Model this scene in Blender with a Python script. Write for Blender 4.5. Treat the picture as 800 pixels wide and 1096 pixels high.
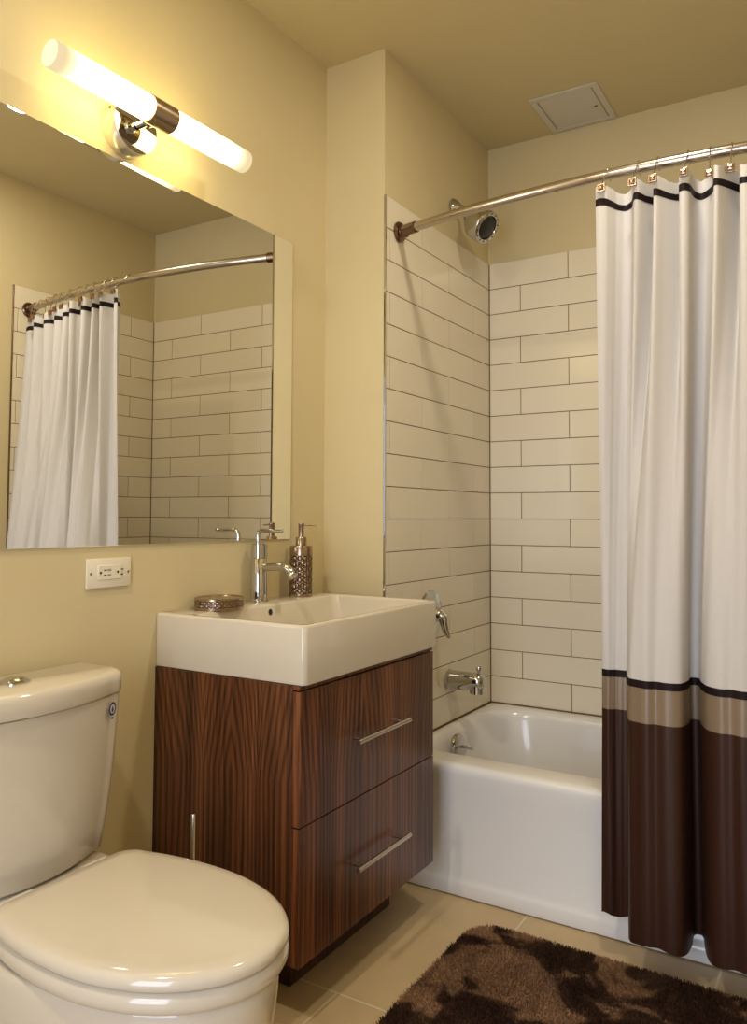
import bpy, bmesh, math, random
import numpy as np
from mathutils import Vector, Matrix
random.seed(7)
PI = math.pi
for o in list(bpy.data.objects):
    bpy.data.objects.remove(o)
S = bpy.context.scene
C = S.collection

# ------------------------------------------------------------ camera
cam_d = bpy.data.cameras.new('camera')
cam = bpy.data.objects.new('camera', cam_d)
C.objects.link(cam)
ri = Vector((0.854283, 0.519797, 0.003417))
up = Vector((0.023611, -0.045371, 0.998691))
fw = Vector((-0.519271, 0.853084, 0.051032))
M4 = Matrix(((ri.x, up.x, -fw.x, 1.4854), (ri.y, up.y, -fw.y, -2.9679), (ri.z, up.z, -fw.z, 1.1033), (0, 0, 0, 1)))
cam.matrix_world = M4
cam_d.sensor_fit = 'HORIZONTAL'
cam_d.sensor_width = 36.0
cam_d.lens = 851.18 / 800 * 36.0
cam_d.shift_y = -38.87 / 800
cam_d.clip_start = 0.02
S.camera = cam

# ------------------------------------------------------------ world, light, exposure
S.view_settings.view_transform = 'Standard'
S.view_settings.look = 'None'
S.view_settings.gamma = 1.0
S.view_settings.use_curve_mapping = False
S.view_settings.exposure = 0.20
W = bpy.data.worlds.new('world')
S.world = W
W.use_nodes = True
W.node_tree.nodes['Background'].inputs[0].default_value = (0.80, 0.88, 1.0, 1)
W.node_tree.nodes['Background'].inputs[1].default_value = 0.6

TUBE_COL = (1.0, 0.79, 0.29)
TUBE_STRENGTH = 16.0
DOWN_COL = (1.0, 0.89, 0.70)
DOWN_W = 9.0
FILL_DOWN_W = 15.0
DAY_COL = (0.74, 0.82, 1.0)
DAY_W = 30.0

def area(name, loc, direction, size, sy, watts, col, shape='RECTANGLE'):
    d = bpy.data.lights.new(name, 'AREA')
    d.shape = shape
    d.size = size
    if shape == 'RECTANGLE':
        d.size_y = sy
    d.energy = watts
    d.color = col
    o = bpy.data.objects.new(name, d)
    o.location = loc
    o.rotation_euler = Vector(direction).to_track_quat('-Z', 'Y').to_euler()
    C.objects.link(o)
    return o
# daylight from behind the camera, through an unseen doorway added as its source
area('added_doorway_daylight', (1.05, -3.95, 1.10), (-0.05, 1, -0.05), 0.95, 1.7, DAY_W, DAY_COL)

# ------------------------------------------------------------ helpers
def tag(o, label=None, cat=None, group=None, kind=None):
    if label: o['label'] = label
    if cat: o['category'] = cat
    if group: o['group'] = group
    if kind: o['kind'] = kind
    return o

ORIG = {}
def empty(name, loc, label, cat, group=None):
    o = bpy.data.objects.new(name, None)
    o.empty_display_size = 0.05
    o.location = loc
    C.objects.link(o)
    ORIG[o] = Vector(loc)
    return tag(o, label, cat, group)

def obj(name, bm, mats, parent=None, origin=None, smooth=40, recalc=True):
    """one bmesh in world coordinates -> one mesh object"""
    if parent is not None:
        org = ORIG[parent]
    else:
        org = Vector(origin) if origin is not None else Vector((0, 0, 0))
    if recalc:
        bmesh.ops.recalc_face_normals(bm, faces=bm.faces)
    bmesh.ops.translate(bm, verts=bm.verts, vec=-org)
    me = bpy.data.meshes.new(name)
    bm.to_mesh(me)
    bm.free()
    if not isinstance(mats, (list, tuple)):
        mats = [mats]
    for m in mats:
        me.materials.append(m)
    if smooth:
        me.polygons.foreach_set('use_smooth', [True] * len(me.polygons))
        me.set_sharp_from_angle(angle=math.radians(smooth))
    o = bpy.data.objects.new(name, me)
    C.objects.link(o)
    if parent is not None:
        o.parent = parent
    else:
        o.location = org
    ORIG[o] = org
    return o

def B():
    return bmesh.new()

def box(bm, lo, hi, bev=0.0, seg=2, mi=0):
    r = bmesh.ops.create_cube(bm, size=1.0)
    vs = r['verts']
    lo, hi = Vector(lo), Vector(hi)
    for v in vs:
        v.co = Vector(((v.co.x + .5) * (hi.x - lo.x) + lo.x, (v.co.y + .5) * (hi.y - lo.y) + lo.y, (v.co.z + .5) * (hi.z - lo.z) + lo.z))
    fs = set(f for v in vs for f in v.link_faces)
    for f in fs: f.material_index = mi
    if bev > 0:
        es = list(set(e for v in vs for e in v.link_edges))
        rr = bmesh.ops.bevel(bm, geom=es, offset=bev, segments=seg, affect='EDGES', profile=0.5)
        for f in rr['faces']: f.material_index = mi
    return bm

def loft(bm, rings, cap0=True, cap1=True, closed=True, mi=0):
    vr = [[bm.verts.new(p) for p in r] for r in rings]
    n = len(vr[0])
    fs = []
    for a, b in zip(vr[:-1], vr[1:]):
        for i in range(n if closed else n - 1):
            j = (i + 1) % n
            fs.append(bm.faces.new((a[i], a[j], b[j], b[i])))
    if cap0: fs.append(bm.faces.new(list(reversed(vr[0]))))
    if cap1: fs.append(bm.faces.new(vr[-1]))
    for f in fs: f.material_index = mi
    return vr

def frame(d):
    d = Vector(d).normalized()
    a = Vector((0, 0, 1)) if abs(d.z) < .9 else Vector((1, 0, 0))
    u = d.cross(a).normalized()
    return u, d.cross(u).normalized(), d

def lathe(bm, prof, org, axis, seg=32, sx=1.0, sy=1.0, cap0=True, cap1=True, mi=0):
    """prof: list of (r, h) along axis from org"""
    u, v, d = frame(axis)
    org = Vector(org)
    rings = []
    for r, h in prof:
        r = max(r, 1e-5)
        rings.append([org + d * h + u * (r * sx * math.cos(2 * PI * k / seg)) + v * (r * sy * math.sin(2 * PI * k / seg)) for k in range(seg)])
    return loft(bm, rings, cap0, cap1, mi=mi)

def sweep(bm, pts, r, seg=14, closed=False, mi=0):
    pts = [Vector(p) for p in pts]
    n = len(pts)
    rs = r if isinstance(r, (list, tuple)) else [r] * n
    rings = []
    prev = None
    for i, p in enumerate(pts):
        if closed:
            t = (pts[(i + 1) % n] - pts[i - 1]).normalized()
        else:
            t = (pts[min(i + 1, n - 1)] - pts[max(i - 1, 0)]).normalized()
        if prev is None:
            u, v, _ = frame(t)
        else:
            u = (prev - t * prev.dot(t)).normalized()
            v = t.cross(u)
        prev = u
        rings.append([p + u * (rs[i] * math.cos(2 * PI * k / seg)) + v * (rs[i] * math.sin(2 * PI * k / seg)) for k in range(seg)])
    if closed:
        rings.append(rings[0])
        loft(bm, rings, False, False, mi=mi)
        bmesh.ops.remove_doubles(bm, verts=bm.verts, dist=1e-6)
    else:
        loft(bm, rings, True, True, mi=mi)

def arc_pts(cen, a, b, r, t0, t1, n):
    cen, a, b = Vector(cen), Vector(a), Vector(b)
    return [cen + a * (r * math.cos(t0 + (t1 - t0) * k / n)) + b * (r * math.sin(t0 + (t1 - t0) * k / n)) for k in range(n + 1)]

def rrect(x0, x1, y0, y1, r, z, n=6):
    """rounded rectangle ring, r one radius or four (x1y1, x0y1, x0y0, x1y0)"""
    rr = r if isinstance(r, (list, tuple)) else [r] * 4
    out = []
    for (cx, cy, a0, q) in ((x1, y1, 0, rr[0]), (x0, y1, PI / 2, rr[1]), (x0, y0, PI, rr[2]), (x1, y0, 1.5 * PI, rr[3])):
        q = max(q, 1e-4)
        sx = -1 if cx == x1 else 1
        sy = -1 if cy == y1 else 1
        for k in range(n + 1):
            a = a0 + PI / 2 * k / n
            out.append(Vector((cx + sx * q + q * math.cos(a), cy + sy * q + q * math.sin(a), z)))
    return out

# ------------------------------------------------------------ materials
def mat(name, col=(.8, .8, .8), rough=.5, metal=0.0, spec=.5, coat=0.0):
    m = bpy.data.materials.new(name)
    m.use_nodes = True
    b = m.node_tree.nodes['Principled BSDF']
    b.inputs['Base Color'].default_value = (*col, 1)
    b.inputs['Roughness'].default_value = rough
    b.inputs['Metallic'].default_value = metal
    b.inputs['Specular IOR Level'].default_value = spec
    if coat:
        b.inputs['Coat Weight'].default_value = coat
        b.inputs['Coat Roughness'].default_value = 0.05
    return m

def nodes(m):
    nt = m.node_tree
    return nt, nt.nodes['Principled BSDF'], nt.nodes.new, nt.links.new

def ramp(nt, stops):
    r = nt.nodes.new('ShaderNodeValToRGB')
    cr = r.color_ramp
    while len(cr.elements) < len(stops):
        cr.elements.new(0.5)
    for e, (p, c) in zip(cr.elements, stops):
        e.position = p
        e.color = (*c, 1)
    return r

def noise(nt, vec, scale, detail=4, rough=.55, dist=0):
    n = nt.nodes.new('ShaderNodeTexNoise')
    n.inputs['Scale'].default_value = scale
    n.inputs['Detail'].default_value = detail
    n.inputs['Roughness'].default_value = rough
    n.inputs['Distortion'].default_value = dist
    nt.links.new(vec, n.inputs['Vector'])
    return n

def coords(nt, scale=(1, 1, 1), loc=(0, 0, 0)):
    t = nt.nodes.new('ShaderNodeTexCoord')
    mp = nt.nodes.new('ShaderNodeMapping')
    mp.inputs['Scale'].default_value = scale
    mp.inputs['Location'].default_value = loc
    nt.links.new(t.outputs['Object'], mp.inputs['Vector'])
    return mp.outputs['Vector']

def add_bump(m, scale, strength, dist=.002, stretch=(1, 1, 1)):
    nt, b, new, link = nodes(m)
    n = noise(nt, coords(nt, stretch), scale, 3)
    bp = new('ShaderNodeBump')
    bp.inputs['Strength'].default_value = strength
    bp.inputs['Distance'].default_value = dist
    link(n.outputs['Fac'], bp.inputs['Height'])
    link(bp.outputs['Normal'], b.inputs['Normal'])
    return m

def vary(m, c1, c2, scale, stretch=(1, 1, 1), detail=4, lo=.35, hi=.65):
    nt, b, new, link = nodes(m)
    n = noise(nt, coords(nt, stretch), scale, detail)
    r = ramp(nt, [(lo, c1), (hi, c2)])
    link(n.outputs['Fac'], r.inputs['Fac'])
    link(r.outputs['Color'], b.inputs['Base Color'])
    return m

WALL = add_bump(vary(mat('wall_paint', rough=.55, spec=.3), (.62, .525, .305), (.645, .545, .325), 2.0), 180, .08)
CEIL = add_bump(vary(mat('ceiling_paint', rough=.7, spec=.2), (.58, .485, .27), (.60, .505, .285), 2.0), 160, .06)
PORC = mat('porcelain', (.62, .555, .445), .10, spec=.5, coat=.4)
ENAMEL = add_bump(mat('tub_enamel', (.80, .785, .765), .20, spec=.5, coat=.3), 25, .03)
CHROME = mat('chrome', (.56, .55, .54), .06, 1.0)
NICKEL = add_bump(mat('brushed_nickel', (.55, .49, .42), .22, 1.0), 300, .05, stretch=(1, 1, 1))
DARKMETAL = mat('dark_bronze_metal', (.20, .13, .09), .25, 1.0)
BRONZE = mat('bronze', (.36, .25, .17), .28, 1.0)
BRONZE_LIGHT = mat('burnished_bronze', (.37, .275, .19), .25, 1.0)
BRONZE_DARK = mat('bronze_recess', (.060, .036, .045), .30, 1.0)
BLACK = mat('black_void', (.012, .010, .010), .4)
PLASTIC = mat('ivory_plastic', (.78, .72, .58), .35)
GROUT = mat('grout', (.17, .11, .06), .85, spec=.2)
TILE = mat('wall_tile', (.70, .64, .53), .16, spec=.5)
def _tile():
    nt, b, new, link = nodes(TILE)
    g = new('ShaderNodeNewGeometry')
    r = ramp(nt, [(0, (.76, .68, .53)), (1, (.80, .725, .57))])
    link(g.outputs['Random Per Island'], r.inputs['Fac'])
    link(r.outputs['Color'], b.inputs['Base Color'])
    n = noise(nt, coords(nt), 6, 2)
    bp = new('ShaderNodeBump')
    bp.inputs['Strength'].default_value = .12
    bp.inputs['Distance'].default_value = .004
    link(n.outputs['Fac'], bp.inputs['Height'])
    link(bp.outputs['Normal'], b.inputs['Normal'])
_tile()

FLOOR = mat('floor_tile', rough=.38, spec=.4)
def _floor():
    nt, b, new, link = nodes(FLOOR)
    v = coords(nt, (1, 1, 1), (0.317, 1.985, 0))
    br = new('ShaderNodeTexBrick')
    br.offset = .5
    br.inputs['Scale'].default_value = 1.0
    br.inputs['Mortar Size'].default_value = .0030
    br.inputs['Mortar Smooth'].default_value = .2
    br.inputs['Bias'].default_value = 0
    br.inputs['Brick Width'].default_value = .497
    br.inputs['Row Height'].default_value = .60
    br.inputs['Color1'].default_value = (.56, .42, .235, 1)
    br.inputs['Color2'].default_value = (.58, .435, .245, 1)
    br.inputs['Mortar'].default_value = (.70, .60, .42, 1)
    link(v, br.inputs['Vector'])
    n = noise(nt, coords(nt), 5, 5)
    r = ramp(nt, [(.3, (.90, .90, .90)), (.7, (1.06, 1.06, 1.06))])
    link(n.outputs['Fac'], r.inputs['Fac'])
    mx = new('ShaderNodeMix')
    mx.data_type = 'RGBA'
    mx.blend_type = 'MULTIPLY'
    mx.inputs['Factor'].default_value = 1
    link(br.outputs['Color'], mx.inputs[6])
    link(r.outputs['Color'], mx.inputs[7])
    link(mx.outputs[2], b.inputs['Base Color'])
    bp = new('ShaderNodeBump')
    bp.invert = True
    bp.inputs['Strength'].default_value = .3
    bp.inputs['Distance'].default_value = .002
    link(br.outputs['Fac'], bp.inputs['Height'])
    link(bp.outputs['Normal'], b.inputs['Normal'])
_floor()

def wood(name, seed, across, cathedral, tint=1.0, zv=.0):
    """walnut veneer: long vertical grain, darker growth lines, arched figure"""
    m = mat(name, rough=.30, spec=.45)
    nt, b, new, link = nodes(m)
    def math_(op, a, bb=None):
        n = new('ShaderNodeMath')
        n.operation = op
        for i, x in enumerate((a, bb)):
            if x is None: continue
            if isinstance(x, (int, float)): n.inputs[i].default_value = x
            else: link(x, n.inputs[i])
        return n.outputs[0]
    t = new('ShaderNodeTexCoord')
    sp = new('ShaderNodeSeparateXYZ')
    link(t.outputs['Object'], sp.inputs[0])
    h = sp.outputs['X'] if across == 'x' else sp.outputs['Y']
    z = sp.outputs['Z']
    # warp with a slow noise stretched along the grain
    wn = noise(nt, coords(nt, (3, 3, .5), (seed, seed * .7, 0)), 1.6, 2)
    warp = math_('MULTIPLY', math_('SUBTRACT', wn.outputs['Fac'], .5), .06)
    hh = math_('ADD', h, warp)
    # two arched figures: ring value from distance to each heart line, climbing with height
    rings = None
    for (hc, k) in cathedral:
        d = math_('ABSOLUTE', math_('SUBTRACT', hh, hc))
        rings = d if rings is None else math_('MINIMUM', rings, d)
    val = math_('SUBTRACT', math_('MULTIPLY', math_('POWER', rings, .8), 60.0), math_('MULTIPLY', math_('MAXIMUM', math_('SUBTRACT', z, zv), 0.0), cathedral[0][1]))
    w2 = noise(nt, coords(nt, (18, 18, 1.0), (seed * 2, 0, 0)), 1.5, 3)
    val = math_('ADD', val, math_('MULTIPLY', w2.outputs['Fac'], 1.6))
    s = math_('ADD', math_('MULTIPLY', math_('SINE', math_('MULTIPLY', val, 4.2)), .5), .5)
    s = math_('POWER', s, 2.0)
    fib = noise(nt, coords(nt, (330, 330, 3.0), (0, seed, 0)), 1.0, 3, .6)
    streak = noise(nt, coords(nt, (24, 24, .8), (seed * 3, 0, 0)), 1.0, 4, .6)
    f = math_('ADD', math_('MULTIPLY', s, -.15), math_('ADD', math_('MULTIPLY', fib.outputs['Fac'], .46), math_('MULTIPLY', streak.outputs['Fac'], .66)))
    r = ramp(nt, [(.33, (.020 * tint, .008 * tint, .003 * tint)), (.46, (.062 * tint, .021 * tint, .008 * tint)), (.62, (.135 * tint, .047 * tint, .017 * tint)), (.80, (.27 * tint, .108 * tint, .038 * tint))])
    link(f, r.inputs['Fac'])
    link(r.outputs['Color'], b.inputs['Base Color'])
    bp = new('ShaderNodeBump')
    bp.inputs['Strength'].default_value = .06
    bp.inputs['Distance'].default_value = .001
    link(fib.outputs['Fac'], bp.inputs['Height'])
    link(bp.outputs['Normal'], b.inputs['Normal'])
    return m
WOOD_SIDE = wood('walnut_side', 3.1, 'x', [(-.07, 16), (.105, 16)], 1.12, .52)
WOOD_DRAWER = wood('walnut_drawer', 8.4, 'y', [(.10, 9), (-.19, 9)], 1.35, .50)
WOOD_DARK = wood('walnut_plinth', 5.0, 'y', [(.0, 5)], .6)

def cloth(name, col, rough=.85, transl=.0, sheen=.0, bump=(900, .1), spec=.2):
    m = mat(name, col, rough, spec=spec)
    nt, b, new, link = nodes(m)
    if sheen:
        b.inputs['Sheen Weight'].default_value = sheen
    n = noise(nt, coords(nt, (1, 1, .12)), 22, 3)
    bp = new('ShaderNodeBump')
    bp.inputs['Strength'].default_value = bump[1]
    bp.inputs['Distance'].default_value = .004
    link(n.outputs['Fac'], bp.inputs['Height'])
    link(bp.outputs['Normal'], b.inputs['Normal'])
    if transl:
        tr = new('ShaderNodeBsdfTranslucent')
        tr.inputs['Color'].default_value = (*col, 1)
        mx = new('ShaderNodeMixShader')
        mx.inputs[0].default_value = transl
        out = nt.nodes['Material Output']
        link(b.outputs[0], mx.inputs[1])
        link(tr.outputs[0], mx.inputs[2])
        link(mx.outputs[0], out.inputs['Surface'])
    return m
COTTON = cloth('white_cotton', (.77, .745, .725), .85, .30)
STRIPE = cloth('dark_brown_ribbon', (.012, .005, .006), .6)
SATIN = cloth('taupe_satin', (.235, .170, .110), .33, 0, 0, (900, .9), .6)
BROWN = cloth('brown_taffeta', (.038, .014, .0075), .45, 0, 0, (900, .35), .28)

# ------------------------------------------------------------ dimensions
XC, YC, H = 0.2264, -0.8308, 2.6052
ZT = 0.3721                   # tub rim
XR, YF = 1.6935, -0.8142
PITCH = 0.1032
ZTOP = ZT + 17 * PITCH        # top of the wall tile
YREAR = -3.45

# ------------------------------------------------------------ room shell
def struct(name, bm, mats, origin=(0, 0, 0), smooth=30):
    o = obj(name, bm, mats, None, origin, smooth)
    o['kind'] = 'structure'
    return o

b = B(); box(b, (-.12, YREAR - 1.0, -.10), (XR + .12, .12, 0)); struct('floor', b, FLOOR)
b = B(); box(b, (-.12, YREAR - .12, H), (XR + .12, .12, H + .1)); struct('ceiling', b, CEIL)
b = B(); box(b, (-.12, YREAR - .12, 0), (-.005, .12, H)); struct('wall_left', b, WALL)
b = B(); box(b, (-.005, .004, 0), (XR + .004, .12, H)); struct('wall_back', b, WALL)
b = B(); box(b, (XR + .004, YREAR - .12, 0), (XR + .12, .12, H)); struct('wall_right', b, WALL)
# bump-out that carries the shower pipes, between the mirror wall and the tub
b = B(); box(b, (-.005, YC, 0), (XC - .004, .004, H)); struct('wall_shower', b, WALL)
# rear wall with an unseen doorway, put in so the daylight has a source
b = B()
box(b, (-.005, YREAR - .12, 0), (.62, YREAR, H))
box(b, (1.50, YREAR - .12, 0), (XR + .004, YREAR, H))
box(b, (.62, YREAR - .12, 2.08), (1.50, YREAR, H))
struct('wall_front', b, WALL)
b = B()
for (lo, hi) in (((.55, YREAR, 0), (.63, YREAR + .015, 2.15)), ((1.49, YREAR, 0), (1.57, YREAR + .015, 2.15)), ((.63, YREAR, 2.07), (1.49, YREAR + .015, 2.15))):
    box(b, lo, hi, .003)
struct('added_doorway_trim', b, mat('white_trim_paint', (.72, .68, .60), .4))  # casing of the added doorway

b = B(); box(b, (XR - .045, YREAR + .02, .008), (XR - .003, YREAR + .80, 2.03), .002)
struct('added_door_leaf', b, mat('dark_reflection_door', (.060, .026, .012), .35))  # unseen door leaf added to give the chrome dark reflections
def tile_wall(name, axis, at, sign, a0, a1, joints_a, joints_b):
    """rows of glazed tiles with dark grout. axis: in-plane axis, wall plane at 'at', faces 'sign'"""
    b = B()
    g = .0028
    def put(lo, hi, d0, d1, z0, z1, bev, mi):
        p, q = sorted((at + sign * d0, at + sign * d1))
        if axis == 'y':
            box(b, (p, lo, z0), (q, hi, z1), bev, 1, mi)
        else:
            box(b, (lo, p, z0), (hi, q, z1), bev, 1, mi)
    put(a0, a1, -.004, .0026, ZT, ZTOP, 0, 1)
    for r in range(17):
        z1 = ZTOP - r * PITCH
        z0 = z1 - PITCH
        js = joints_a if r % 2 == 0 else joints_b
        ed = [a0] + sorted(j for j in js if a0 + .02 < j < a1 - .02) + [a1]
        for p, q in zip(ed[:-1], ed[1:]):
            put(p + g / 2, q - g / 2, 0, .004, z0 + g / 2, z1 - (g / 2 if r else 0), .0008, 0)
    o = obj(name, b, [TILE, GROUT], None, (0, 0, 0), 30)
    o['kind'] = 'structure'
    return o
tile_wall('wall_left_tile', 'y', XC - .004, 1, YC + .004, -.001, [-.154, -.580], [-.371, -.800])
tile_wall('wall_back_tile', 'x', .004, -1, XC + .001, XR - .001, [.553, .955, 1.355], [.359, .757, 1.157, 1.557])
tile_wall('wall_right_tile', 'y', XR + .004, -1, YC + .010, -.001, [-.154, -.580], [-.371, -.800])
b = B(); box(b, (XC - .006, YC - .0015, .0), (XC + .0015, YC + .004, ZTOP), .001, 1); struct('trim_1', b, CHROME)
b = B(); box(b, (XR - .002, YC + .004, .0), (XR + .0045, YC + .010, ZTOP), .001, 1); struct('trim_2', b, DARKMETAL)
# thin sealant bead where the tub meets the tile
b = B()
sweep(b, [(XC + .001, YC + .02, ZT + .001), (XC + .001, -.003, ZT + .001), (XR - .001, -.003, ZT + .001), (XR - .001, YC + .02, ZT + .001)], .0032, 8)
struct('trim_3', b, GROUT)
for k, (xx, s_) in enumerate(((XC, 1), (XR, -1))):
    b = B(); sweep(b, [(xx + s_ * .001, -.001, ZT), (xx + s_ * .001, -.001, ZTOP - .001)], .0024, 8)
    struct('trim_%d' % (4 + k), b, GROUT)

# ------------------------------------------------------------ bathtub
tub = empty('bathtub', (.96, -.41, 0), 'white alcove bathtub with a plain apron front, set between tiled walls', 'bathtub')
b = B()
x0, x1, y1 = XC + .0005, XR - .0005, -.0005
R4 = lambda r: [r, r, r, r]
def out(yf, r, z, inset=0):
    return rrect(x0 + inset, x1 - inset, yf, y1 - inset, r, z, 8)
def inn(a, bb, c, d, r, z):
    return rrect(a, bb, c, d, r, z, 8)
rings = [
    out(YF - .000, .004, .004), out(YF - .001, .004, .012), out(YF - .001, .004, .034), out(YF + .004, .004, .044), out(YF + .012, .004, .056),
    out(YF + .012, .004, .300), out(YF + .010, .004, .345), out(YF + .011, .005, .358), out(YF + .016, .008, .367, .002), out(YF + .026, .012, .3715, .006),
    out(YF + .040, .02, .3721, .012),
    inn(.252, 1.625, -.705, -.058, [.16, .17, .12, .14], .3721),
    inn(.258, 1.619, -.697, -.064, [.16, .17, .12, .14], .3695),
    inn(.264, 1.612, -.690, -.070, [.16, .17, .12, .14], .362),
    inn(.272, 1.600, -.682, -.078, [.16, .17, .12, .14], .340),
    inn(.300, 1.545, -.660, -.100, [.16, .17, .13, .14], .20),
    inn(.320, 1.500, -.645, -.115, [.16, .17, .13, .14], .11),
    inn(.345, 1.470, -.620, -.140, [.16, .17, .13, .14], .075),
    inn(.390, 1.420, -.570, -.190, [.13, .13, .10, .12], .062),
]
loft(b, rings, True, True)
obj('tub_shell', b, ENAMEL, tub, smooth=50)
# overflow plate with trip lever on the drain end
b = B()
ov = Vector((.304, -.462, .320)); on_ = Vector((1, -.12, .16))
lathe(b, [(.042, -.006), (.043, .002), (.040, .007), (.022, .011), (.001, .012)], ov, on_, 32)
ovp = obj('overflow_plate', b, CHROME, tub)
b = B(); sweep(b, [ov + on_ * .008, ov + on_ * .024, ov + on_ * .040 + Vector((0, .0, -.004)), ov + on_ * .052 + Vector((0, 0, -.007))], [.006, .0055, .0045, .005], 10)
obj('trip_lever', b, CHROME, ovp)
b = B(); lathe(b, [(.034, .0), (.034, .004), (.028, .006), (.001, .005)], (.46, -.38, .060), (0, 0, 1), 24); obj('drain', b, CHROME, tub)

# tub spout
sp = empty('tub_spout', (XC, -.383, .525), 'chrome tub spout with diverter knob on the tiled wall above the tub', 'tub spout')
b = B(); lathe(b, [(.034, .0005), (.036, .004), (.036, .012), (.031, .015), (.001, .015)], (XC, -.383, .525), (1, 0, 0), 32); obj('flange', b, CHROME, sp)
b = B()
rings = []
for (x, cz, ry, rz) in ((.010, .525, .033, .034), (.05, .526, .032, .033), (.09, .528, .030, .031), (.112, .530, .029, .029), (.128, .530, .026, .027), (.137, .529, .018, .019)):
    rings.append([Vector((XC + x, -.383 + ry * math.cos(2 * PI * k / 28), cz + rz * math.sin(2 * PI * k / 28))) for k in range(28)])
loft(b, rings)
lathe(b, [(.025, 0), (.025, .044), (.020, .045), (.019, .03)], (XC + .110, -.383, .532), (0, 0, -1), 24)
obj('spout_body', b, CHROME, sp, smooth=50)
b = B(); lathe(b, [(.005, -.004), (.005, .014), (.009, .016), (.010, .023), (.007, .028), (.001, .029)], (XC + .118, -.383, .553), (0, 0, 1), 18); obj('diverter_knob', b, CHROME, sp)

# mixer valve
vv = empty('shower_valve', (XC, -.507, .79), 'round chrome shower mixer plate with lever handle on the tiled wall behind the sink', 'shower valve')
b = B(); lathe(b, [(.078, .0005), (.080, .003), (.076, .010), (.055, .016), (.032, .020), (.001, .020)], (XC, -.528, .772), (1, 0, 0), 40); obj('escutcheon', b, CHROME, vv)
b = B(); lathe(b, [(.026, .014), (.025, .036), (.022, .046), (.001, .048)], (XC, -.528, .772), (1, 0, 0), 28); obj('hub', b, CHROME, vv)
b = B(); sweep(b, [(XC + .034, -.528, .780), (XC + .052, -.528, .760), (XC + .056, -.527, .738), (XC + .062, -.526, .715), (XC + .074, -.525, .694)], [.015, .018, .014, .012, .006], 14); obj('lever_handle', b, CHROME, vv)

# shower arm and head
sh = empty('overhead_shower', (XC, -.33, 2.25), 'round chrome shower head with a black face on its arm above the tile', 'shower head')
b = B(); lathe(b, [(.034, .0005), (.035, .004), (.030, .014), (.018, .024), (.014, .028), (.001, .028)], (XC, -.33, 2.25), (1, 0, 0), 32); obj('wall_flange', b, CHROME, sh)
hd = Vector((.76, -.16, -.52)).normalized()
hc = Vector((.366, -.345, 2.146))
b = B(); sweep(b, [(XC + .01, -.33, 2.25), (XC + .030, -.33, 2.248), (XC + .052, -.331, 2.232), (hc - hd * .108)], .0105, 14); obj('shower_arm', b, CHROME, sh)
hd = Vector((.76, -.16, -.52)).normalized()
hc = Vector((.366, -.345, 2.146))
b = B()
lathe(b, [(.014, -.112), (.020, -.104), (.021, -.092), (.026, -.086), (.044, -.076), (.054, -.062), (.058, -.040), (.0595, -.012), (.059, -.002), (.056, .002), (.044, .003), (.040, -.004), (.001, -.004)], hc, hd, 40)
hb = obj('shower_head', b, CHROME, sh, smooth=50)
b = B(); lathe(b, [(.0395, -.006), (.0395, .000), (.034, .0045), (.001, .006)], hc, hd, 36); obj('spray_face', b, mat('black_rubber', (.015, .013, .012), .45), hb)
b = B()
u, v, d = frame(hd)
for k in range(14):
    a = 2 * PI * k / 14
    p = hc + u * (.050 * math.cos(a)) + v * (.050 * math.sin(a)) + d * .001
    lathe(b, [(.0026, 0), (.0026, .003), (.001, .004)], p, d, 10)
obj('spray_nozzles', b, BLACK, hb)

# ------------------------------------------------------------ shower rod, hooks, curtain
RODZ = 2.028
def rod_y(x):
    return -.748 - .092 * (1 - ((x - .96) / .7335) ** 2)
rod = empty('shower_rod', (.96, -.84, RODZ), 'curved brushed metal shower curtain rod spanning the tub alcove', 'curtain rod')
b = B()
xs = [XC + .012 + (XR - XC - .024) * k / 60 for k in range(61)]
sweep(b, [(x, rod_y(x), RODZ) for x in xs], .0148, 20)
obj('rod_tube', b, NICKEL, rod)
for (xx, s) in ((XC, 1), (XR, -1)):
    b = B(); lathe(b, [(.033, .0005), (.034, .006), (.030, .012), (.022, .014), (.020, .030), (.001, .030)], (xx, -.748, RODZ), (s, 0, 0), 32)
    fl = obj('rod_flange', b, DARKMETAL, rod)
    b = B(); sweep(b, [(xx + s * .022, rod_y(xx + s * .022), RODZ), (xx + s * .075, rod_y(xx + s * .075), RODZ)], .0180, 18)
    obj('rod_collar', b, DARKMETAL, fl)

# curtain: plan curves at the top and the bottom, blended over the height
cen = Vector((1.4854, -2.9679, 1.1033))
TOP = [(.902, -.858), (.915, -.862), (.929, -.852), (.945, -.818), (.966, -.800), (.985, -.812), (1.000, -.856), (1.010, -.866), (1.026, -.835), (1.046, -.796), (1.052, -.80),
       (1.050, -.850), (1.056, -.868), (1.075, -.845), (1.105, -.806), (1.116, -.806), (1.112, -.855), (1.122, -.872), (1.136, -.860), (1.140, -.812), (1.152, -.792), (1.172, -.800), (1.194, -.842),
       (1.196, -.866), (1.206, -.876), (1.226, -.836), (1.247, -.798), (1.256, -.800), (1.252, -.842), (1.262, -.862), (1.286, -.850), (1.300, -.800)]
TOP = [(p[0] + .26 * max(.055 - .10 * (p[0] - .90), .012), p[1] - max(.055 - .10 * (p[0] - .90), .012)) for p in TOP]
for x, d in ((1.322, .018), (1.345, -.022), (1.372, -.030), (1.392, .020), (1.418, .028), (1.436, -.018), (1.462, -.030), (1.484, .022), (1.508, .028), (1.528, -.020), (1.552, -.030), (1.570, .018), (1.592, .022), (1.612, -.012), (1.640, -.022), (1.655, -.004)):
    TOP.append((x, rod_y(x) - .008 + d))
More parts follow.
